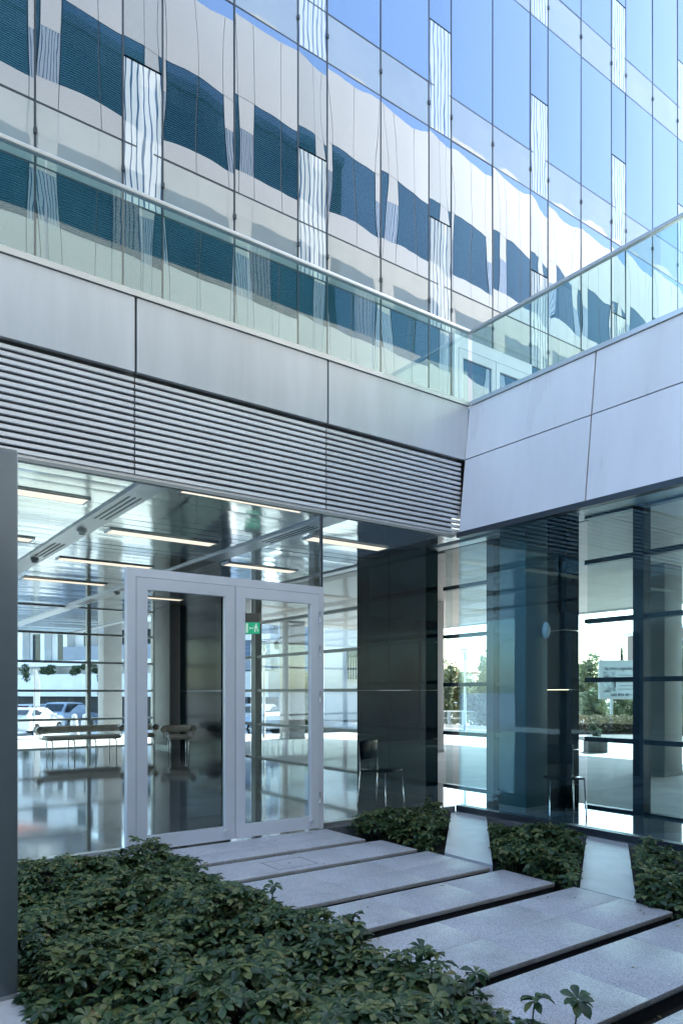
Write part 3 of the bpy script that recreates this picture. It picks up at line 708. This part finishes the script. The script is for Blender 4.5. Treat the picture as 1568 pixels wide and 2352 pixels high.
# ------------------------------------------------------------------ outdoors, a reflected street rebuilt as solid things beyond the lobby
def crown(m, c, rx, ry, rz, n, size, rn, lobes=9):
    L = [(Vector((rn.uniform(-1,1)*rx*.6, rn.uniform(-1,1)*ry*.6, rn.uniform(-.75,.8)*rz)), rn.uniform(.35, .6)) for _ in range(lobes)]
    for _ in range(n):
        lc, lr = rn.choice(L); d = Vector((rn.gauss(0,1), rn.gauss(0,1), rn.gauss(0,1))).normalized()*(rn.random()**.4)*lr
        p = Vector(c) + lc + Vector((d.x*rx, d.y*ry, d.z*rz))
        a = Vector((rn.gauss(0,1), rn.gauss(0,1), rn.gauss(0,1))).normalized(); b = a.orthogonal().normalized(); s = size*rn.uniform(.5, 1.2)
        m.add([p-a*s, p-b*s*.5, p+a*s, p+b*s*.5], [(0,1,2,3)])
def tree(u, vtop, t, wpx, lab, seed, mat='tleaf', conic=False, n=2600, vbase=None, name='tree'):
    rn = random.Random(seed); top = at(u, vtop, t); zb = gz(top.x, top.y)-.1; H = top.z - zb; w_ = wpx/FPX*t
    o = thing(name, (top.x, top.y, zb), lab, 'tree', 'trees across the street')
    tk = MB(); tk.tube([(top.x, top.y, zb), (top.x+.1, top.y, zb+H*.4), (top.x, top.y+.1, zb+H*.9)], [.035*H, .022*H, .005*H], 8)
    for k in range(6):
        a = rn.uniform(0, 6.28); z = zb+H*rn.uniform(.25, .6); tk.tube([(top.x, top.y, z), (top.x+math.cos(a)*w_*.35, top.y+math.sin(a)*w_*.35, z+H*.2)], [.014*H, .004*H], 5)
    tk.build('trunk', M['bark'], o)
    m = MB()
    if conic:
        for i in range(n):
            q = rn.random()**.6; z = zb+H*(1-.85*q); r = w_/2*q*(.55+.45*rn.random()); a = rn.uniform(0, 6.28); p = Vector((top.x+r*math.cos(a), top.y+r*math.sin(a), z))
            x_ = Vector((math.cos(a), math.sin(a), -.4)); y_ = Vector((-math.sin(a), math.cos(a), 0)); s = .014*H*rn.uniform(.6,1.3)
            m.add([p-x_*s, p-y_*s*.6, p+x_*s, p+y_*s*.6], [(0,1,2,3)])
    else: crown(m, (top.x, top.y, zb+H*.56), w_/2, w_/2, H*.46, n, .09+.002*t, rn, 14)
    m.build('crown', M[mat], o)
tree(1022, 1532, 40, 70, 'pale green tree left of the disc street lamp', 11)
tree(1060, 1538, 42, 90, 'broad pale green tree directly behind the disc street lamp', 12)
tree(1115, 1515, 38, 60, 'darker tree right of the disc street lamp', 13, 'tleaf2')
tree(1100, 1570, 41, 90, 'low pale bushy tree between the lamp and the teal column', 14)
tree(1345, 1512, 38, 90, 'bushy green tree left of the billboard', 15, n=3500)
tree(1427, 1472, 52, 30, 'tall pointed conifer rising behind the billboard', 16, 'tleaf2', True)
tree(1440, 1580, 40, 100, 'low dense tree under and behind the billboard', 17, n=3200)
tree(1372, 1590, 36, 80, 'pale leafed tree beneath the left side of the billboard', 18, n=2800)
tree(1575, 1492, 36, 90, 'pale green tree in front of the brown brick block at the right edge', 19, n=3000)
tree(700, 1560, 36, 50, 'slim tree behind the right leaf of the white doors', 20)
# clipped hedge across the street
hb = thing('hedge', at(1440, 1690, 27), 'clipped brownish green hedge below the billboard', 'hedge')
rn = random.Random(4); m = MB()
p0 = at(1290, 1690, 27); p1 = at(1620, 1690, 27)
for _ in range(9000):
    s = rn.random(); p = p0.lerp(p1, s) + FV*rn.uniform(-.6, .6); p.z = -.1 + rn.random()*(.72+.05*math.sin(s*60))
    a = Vector((rn.gauss(0,1), rn.gauss(0,1), rn.gauss(0,1))).normalized(); b = a.orthogonal().normalized(); q = .05*rn.uniform(.6, 1.3)
    m.add([p-a*q, p-b*q*.6, p+a*q, p+b*q*.6], [(0,1,2,3)])
m.build('foliage', M['hleaf'], hb)
MB().obox(((p0+p1)/2)[:2], RV, FV, (p1-p0).length/2, .4, -.15, .35).build('branches', M['bark'], hb)

# billboard with lettering drawn mirrored, copying its look in a reflection
c = at(1427, 1561, 30); bb = thing('billboard', (c.x, c.y, -.6), 'white framed billboard with mirrored web address and dark picture, in front of trees', 'billboard')
k = 30/FPX; Wb, Hb = 51*k, 43*k
MB().obox(c[:2], RV, FV, Wb, .04, c.z-Hb, c.z+Hb).build('board', M['board'], bb)
m = MB()
for s in (-1, 1): m.obox((c+RV*s*Wb)[:2], RV, FV, .035, .06, c.z-Hb-.035, c.z+Hb+.035)
for s in (-1, 1): m.obox(c[:2], RV, FV, Wb-.036, .06, c.z+s*Hb-.035, c.z+s*Hb+.035)
m.build('frame', M['fence'], bb)
m = MB().obox((c-RV*(427-402-1.)*1*k)[:2], RV, FV, .05, .05, -.6, c.z-Hb-.036); m.build('pole', M['fence'], bb)
q = c + RV*((1398-1427)*k) - FV*.045
MB().obox(q[:2], RV, FV, 14*k, .004, c.z-29*k, c.z+18*k).build('picture', M['photo'], bb)
def lettering(txt, size, pos, par, mat, mirror=True, name='lettering'):
    cu = bpy.data.curves.new('t', 'FONT'); cu.body = txt; cu.size = size; cu.extrude = .004; cu.align_x = 'LEFT'
    o = bpy.data.objects.new('t', cu); COL.objects.link(o); dg = bpy.context.evaluated_depsgraph_get()
    me = bpy.data.meshes.new_from_object(o.evaluated_get(dg)); bpy.data.objects.remove(o)
    w_ = max(v.co.x for v in me.vertices); sx = -1 if mirror else 1
    for v in me.vertices:
        x, y, z = v.co; x = (w_ - x) if mirror else x
        p = pos + RV*x - FV*z + Vector((0,0,y)); v.co = p - par.location
    if mirror: me.flip_normals()
    me.materials.clear(); me.materials.append(mat); o = bpy.data.objects.new(name, me); COL.objects.link(o); o.parent = par
lettering('www.kzdesign.com.pl', 8.6*k*1.35, c + RV*((1387-1427)*k) - FV*.05 + Vector((0,0,22*k)), bb, M['ink'])
lettering('+48 608 060', 8*k*1.2, c + RV*((1400-1427)*k) - FV*.05 + Vector((0,0,-38*k)), bb, M['ink'])
for i in range(5):
    qq = c + RV*((1436-1427)*k) - FV*.046; z = c.z + (10-8*i)*k
    MB().obox(qq[:2], RV, FV, (18-3*(i % 2))*k, .002, z-.9*k, z+.9*k).build('text_line', M['gframe'], bb)

# disc street lamps
def slamp(u, vt, vb, t, lab, dw):
    tp = at(u, vt, t); zb = at(u, vb, t).z; o = thing('street_lamp', (tp.x, tp.y, zb), lab, 'street lamp', 'disc topped street lamps')
    r = dw/2/FPX*t; h = tp.z
    MB().tube([(tp.x, tp.y, zb-.3), (tp.x, tp.y, h-r*1.6)], [.055, .04], 10).build('pole', M['rail'], o)
    MB().lathe((tp.x, tp.y, h-.1), [(.02,-.0),(r*.5,.0),(r,.03),(r*.5,.075),(.02,.1)], 20).build('disc', M['rail'], o)
    MB().lathe((tp.x, tp.y, h-r*1.6), [(.05,0),(.085,.02),(.085,.12),(.05,.14),(.05,r*1.6-.24),(.1,r*1.6-.14)], 12).build('lantern', M['cam'], o)
slamp(1067, 1489, 1680, 27, 'slender disc topped street lamp between the trees and the lobby on the right', 36)
slamp(606, 1470, 1700, 24, 'disc topped street lamp seen through the white doors below the exit sign', 36)

# fence with barrier trestles in front
fa, fb = at(985, 1664, 38), at(1180, 1666, 38); zt = at(1050, 1634, 38).z
fe = thing('fence', ((fa+fb)/2)[:2] + (-.6,), 'low white vertical bar fence behind the disc street lamp', 'fence')
m = MB(); m.tube([(fa.x,fa.y,zt),(fb.x,fb.y,zt)], .03, 6); m.tube([(fa.x,fa.y,zt-.36),(fb.x,fb.y,zt-.36)], .015, 6)
for i in range(70):
    p = fa.lerp(fb, i/69); m.tube([(p.x,p.y,-.6),(p.x,p.y,zt)], .008, 4, False)
m.build('bars', M['fence'], fe)
for i in range(6):
    p = fa.lerp(fb, (i+.4)/6); MB().obox(p[:2], RV, FV, .08, .05, -.6, zt).build('post', M['fence'], fe)
for (u, lab) in ((1041, 'left'), (1097, 'right')):
    p = at(u, 1664, 34); p.z = gz(p.x, p.y)
    t = thing('barrier', p, 'small red and white trestle barrier in front of the low fence, the %s one' % lab, 'barrier', 'trestle barriers by the fence')
    z = p.z; MB().obox(p[:2], RV, FV, .55*.5, .02, z+.30, z+.40).build('rail', M['redw'], t)
    for s in (-1, 1):
        m = MB(); b_ = p + RV*s*.2; m.tube([(b_ - FV*.15)[:2]+(z,), b_[:2]+(z+.42,), (b_ + FV*.15)[:2]+(z,)], .015, 6); m.build('leg', M['white'], t)

# planter block with shrub
p = at(1366, 1727, 18.2); t = thing('planter', (p.x, p.y, 0), 'dark concrete planter block with a small shrub on the forecourt at right', 'planter')
h_ = .31; m = MB(); A_, B_ = RV, FV
m.obox(p[:2], A_, B_, .24, .2, -.02, h_-.03); m.obox(p[:2], A_, B_, .26, .22, h_-.03, h_); m.build('box', M['concrete'], t)
m = MB(); crown(m, (p.x, p.y, h_+.16), .22, .22, .22, 500, .05, random.Random(9), 5); m.build('shrub', M['tleaf2'], t)

# brick block at the right edge, pale house behind the lamp
def block(name, u0, u1, vtop, t, mat, lab, rows_, ncol, roofm, ww=.5, hh=1.3, depth=10, zb=-.8):
    a, b = at(u0, vtop, t), at(u1, vtop, t); cx = (a+b)/2; H = a.z
    o = thing(name, (cx.x, cx.y, zb), lab, 'building'); hw = (b-a).length/2
    cc_ = cx + FV*depth/2
    MB().obox(cc_[:2], RV, FV, hw, depth/2, zb, H).build('wall', mat, o)
    MB().obox(cc_[:2], RV, FV, hw+.3, depth/2+.3, H, H+.35).build('roof', roofm, o)
    for r in range(rows_):
        for k_ in range(ncol):
            s = -hw + 2*hw*(k_+.5)/ncol; z = H - 1.0 - 3.0*r
            q = cx + RV*s - FV*.02
            f = MB().obox(q[:2], RV, FV, ww+.08, .05, z-hh-.08, z+.08).build('window', M['white'], o)
            MB().obox((q-FV*.055)[:2], RV, FV, ww, .01, z-hh, z).build('pane', M['cglass'], f)
    return o
block('apartment_building', 1549, 1640, 1442, 60, M['brick'], 'brown brick apartment block at the far right edge behind trees', 3, 3, M['white'])
block('house', 1030, 1090, 1548, 90, M['white'], 'distant flat roofed pale house behind the disc street lamp', 2, 3, M['red'])
block('warehouse', 560, 742, 1395, 46, M['siding'], 'blue grey sided building with dark garage seen through the white doors', 0, 0, M['white'], depth=6)
sd_ = [o for o in COL.objects if o.name.startswith('warehouse')][0]
a, b = at(560, 1500, 45.9), at(742, 1500, 45.9); c_ = (a+b)/2; hw = (b-a).length/2
m = MB()
for i in range(18): m.obox((c_-FV*.03)[:2], RV, FV, hw, .03, 2.6+i*.28, 2.6+i*.28+.25)
m.build('siding', M['siding'], sd_)
MB().obox((c_-FV*.08)[:2], RV, FV, hw, .08, 1.55, 2.55).build('white_band', M['white'], sd_)
MB().obox((c_-FV*.03)[:2], RV, FV, hw*.9, .05, -.8, 1.5).build('garage_opening', M['dark'], sd_)
wh = block('house', 744, 960, 1380, 40, M['white'], 'white rendered house with barred window right of the white doors', 0, 0, M['white'], depth=8)
for (u0, u1, v0, v1) in ((797, 842, 1490, 1560), (870, 915, 1490, 1560), (797, 842, 1395, 1440)):
    a, b = at(u0, v1, 39.9), at(u1, v0, 39.9); q = (a+b)/2; hw = (Vector(b[:2])-Vector(a[:2])).length/2
    f = MB().obox((q-FV*.02)[:2], RV, FV, hw, .03, a.z, b.z).build('window', M['cglass'], wh)
    m = MB()
    for i in range(9): m.tube([((q+RV*(-hw+2*hw*i/8)-FV*.1)[:2])+(a.z,), ((q+RV*(-hw+2*hw*i/8)-FV*.1)[:2])+(b.z-.5,)], .03, 4)
    m.build('grille', M['fence'], f)

# terraced apartment house beyond the sofa window
ap = thing('apartment_building', at(190, 1660, 52)[:2] + (-.8,), 'white terraced apartment house with grey parapets and planted balconies, behind the parked cars', 'apartment building', rz=-AZ-.45)
def lb(n, mat, *bs):
    m = MB()
    for q in bs: m.box(*q)
    return m.build(n, mat, ap, True)
lb('wall', M['white'], (-9, 16, .6, 8, 0, 9.5))
lb('lower_wall', M['white'], (-9, 16, -.6, .58, 2.0, 3.6))
lb('garage_opening', M['dark'], (-8.6, 16, .45, .59, 0, 1.99))
lb('parapet', M['greyp'], (-1.6, 7.5, -.3, 0, 4.6, 5.6)); lb('parapet', M['greyp'], (8.2, 16, -.5, 0, 6.0, 7.0)); lb('parapet', M['greyp'], (8.2, 16, -.3, 0, 3.7, 4.6))
lb('balcony_slab', M['white'], (-9, 8, -.5, .58, 4.2, 4.58)); lb('balcony_slab', M['white'], (-9, 16, -.5, .58, 6.1 if 0 else 7.1, 7.45)); lb('balcony_slab', M['white'], (8, 16, -.4, .58, 5.6, 5.95))
for i in range(6): lb('column', M['white'], (-6.4+2.3*i, -6.0+2.3*i, -.1, .55, 4.6, 7.08))
for i in range(5): lb('window', M['cglass'], (-5.6+2.6*i, -4.4+2.6*i, .5, .59, 4.7, 6.7))
for i in range(4): lb('window', M['cglass'], (-5.6+4.6*i, -4.2+4.6*i, .5, .59, 7.6, 9.2))
lb('side_wall', M['red'], (-13, -9.01, -.4, 8, 3.4, 11))
lb('side_wall_base', M['white'], (-13, -9.01, -.4, 8, 0, 3.38))
m = MB(); rn = random.Random(31)
for i in range(7): crown(m, (-7+2.1*i+rn.uniform(-.5,.5), -.5, 3.75+rn.uniform(-.1,.25)), 1.0, .35, rn.uniform(.3,.7), 420, .13, rn, 5)
m.build('balcony_planting', M['tleaf2'], ap, True)
m = MB(); crown(m, (2.4, -.7, 2.9), .3, .2, .9, 300, .1, rn, 5); crown(m, (11, -.3, 5.0), 1.8, .4, .5, 700, .14, rn, 8); crown(m, (9.6, -.4, 7.5), .9, .3, .5, 400, .14, rn, 6)
m.build('climber', M['tleaf2'], ap, True)

# parked cars
def car(loc, rz, mat, lab, van=False):
    t = thing('parked_car', loc, lab, 'car', 'cars parked in the street', rz)
    top = 1.62 if van else 1.42
    prof = [(-2.05,.35),(-2.1,.62),(-1.95,.86),(-1.05,.98),(-.35,top-.04),(.35,top),(1.35,top-.03),(1.85,1.05),(2.05,.9),(2.08,.4),(1.95,.28),(-1.95,.28)]
    bm = bmesh.new(); n = len(prof); rings = []
    for y, k_ in ((-.84,.0),(-.80,1),(-.4,1),(.4,1),(.80,1),(.84,.0)):
        ring = []
        for x, z in prof:
            yy = y
            if z > 1.0: yy = y*.80
            zz = z if k_ else (z*.96+.02 if z > .5 else z+.03)
            ring.append(bm.verts.new((x, yy, zz)))
        rings.append(ring)
    for r in range(5):
        for i in range(n): bm.faces.new((rings[r][i], rings[r+1][i], rings[r+1][(i+1)%n], rings[r][(i+1)%n]))
    bm.faces.new(rings[0]); bm.faces.new(list(reversed(rings[-1])))
    m = MB().frombm(bm, False); m.build('body', mat, t, True)
    # windscreen, rear and side windows set just proud
    def quadbox(pts, d): 
        d = Vector(d); m = MB(); m.add([Vector(p) for p in pts] + [Vector(p)+d for p in pts], [(3,2,1,0),(4,5,6,7),(0,1,5,4),(1,2,6,5),(2,3,7,6),(3,0,4,7)]); return m
    quadbox([(-1.0,-.60,1.01),(-1.0,.60,1.01),(-.42,.56,top-.09),(-.42,-.56,top-.09)], (-.03,0,.02)).build('windscreen', M['cglass'], t, True)
    quadbox([(1.80,-.58,1.10),(1.80,.58,1.10),(1.45,.55,top-.12),(1.45,-.55,top-.12)], (.04,0,.02)).build('rear_window', M['cglass'], t, True)
    for s in (-1, 1):
        quadbox([(-.85,s*.70,1.03),(1.6,s*.70,1.03),(1.3,s*.66,top-.1),(-.30,s*.66,top-.1)], (0,s*.035,0)).build('side_window', M['cglass'], t, True)
        MB().bevbox(-2.11, -1.93, s*.72-.16, s*.72+.10, .62, .78, .03).build('headlight', M['headl'], t, True)
        MB().bevbox(-.80, -.62, s*.86-.06, s*.86+.10, .98, 1.10, .02).build('mirror', mat, t, True)
        for x in (-1.3, 1.3):
            w1 = MB().tube([(x, s*.70, .31), (x, s*.88, .31)], .31, 20).build('wheel', M['tyre'], t, True)
            MB().tube([(x, s*.87, .31), (x, s*.895, .31)], .19, 14).build('rim', M['steel'], w1, True)
    m = MB().bevbox(-2.13, -2.05, -.42, .42, .42, .56, .02); m.build('grille', M['dark'], t, True)
    return t
def cg(u, t_, dz=0): p = at(u, 1600, t_); return (p.x, p.y, gz(p.x, p.y))
car(cg(75, 38), AZ*0+math.pi+.9, M['carw'], 'bright white saloon parked nearest the lobby at far left')
car(cg(160, 44), math.pi+.75, M['carb'], 'silver blue estate car parked behind the white saloon', True)
car(cg(95, 50), math.pi+.5, M['carw'], 'pale car farthest back between the white saloon and the silver blue one')
car(cg(560, 34), math.pi+1.9, M['carb'], 'pale blue car parked beside the disc lamp behind the white doors')
# flag banner on a pole and two bollards
p = at(79, 1745, 30); t = thing('banner', (p.x, p.y, -.3), 'tall narrow white banner on a slim pole in front of the cars', 'banner')
MB().tube([(p.x,p.y,-.4),(p.x,p.y,at(79,1536,30).z)], .03, 8).build('pole', M['rail'], t)
z0, z1 = at(79, 1623, 30).z, at(79, 1538, 30).z; q = p + RV*.12
m = MB(); P4 = [(-.0, z0), (.2, z0), (.22, z0+(z1-z0)*.6), (.08, z1), (0, z1)]
vs = [p+RV*(x+.03)+Vector((0,0,z-p.z))-FV*.01 for x, z in P4] + [p+RV*(x+.03)+Vector((0,0,z-p.z))+FV*.01 for x, z in P4]
m.add(vs, [(0,1,2,3,4),(9,8,7,6,5)] + [(i,5+i,5+(i+1)%5,(i+1)%5) for i in range(5)]); m.build('cloth', M['white'], t)
for u, lab in ((171, 'left'), (196, 'right')):
    p = at(u, 1650, 30); zb = gz(p.x, p.y)
    t = thing('bollard', (p.x, p.y, zb), 'white conical bollard behind the sofa, the %s one of two' % lab, 'bollard', 'white bollards')
    MB().lathe((p.x, p.y, zb), [(.22,0),(.2,.1),(.13,.75),(.09,.8)], 14).build('body', M['white'], t)
    MB().lathe((p.x, p.y, zb+.8), [(.10,0),(.11,.06),(.05,.12),(.01,.13)], 14).build('cap', M['white'], t)
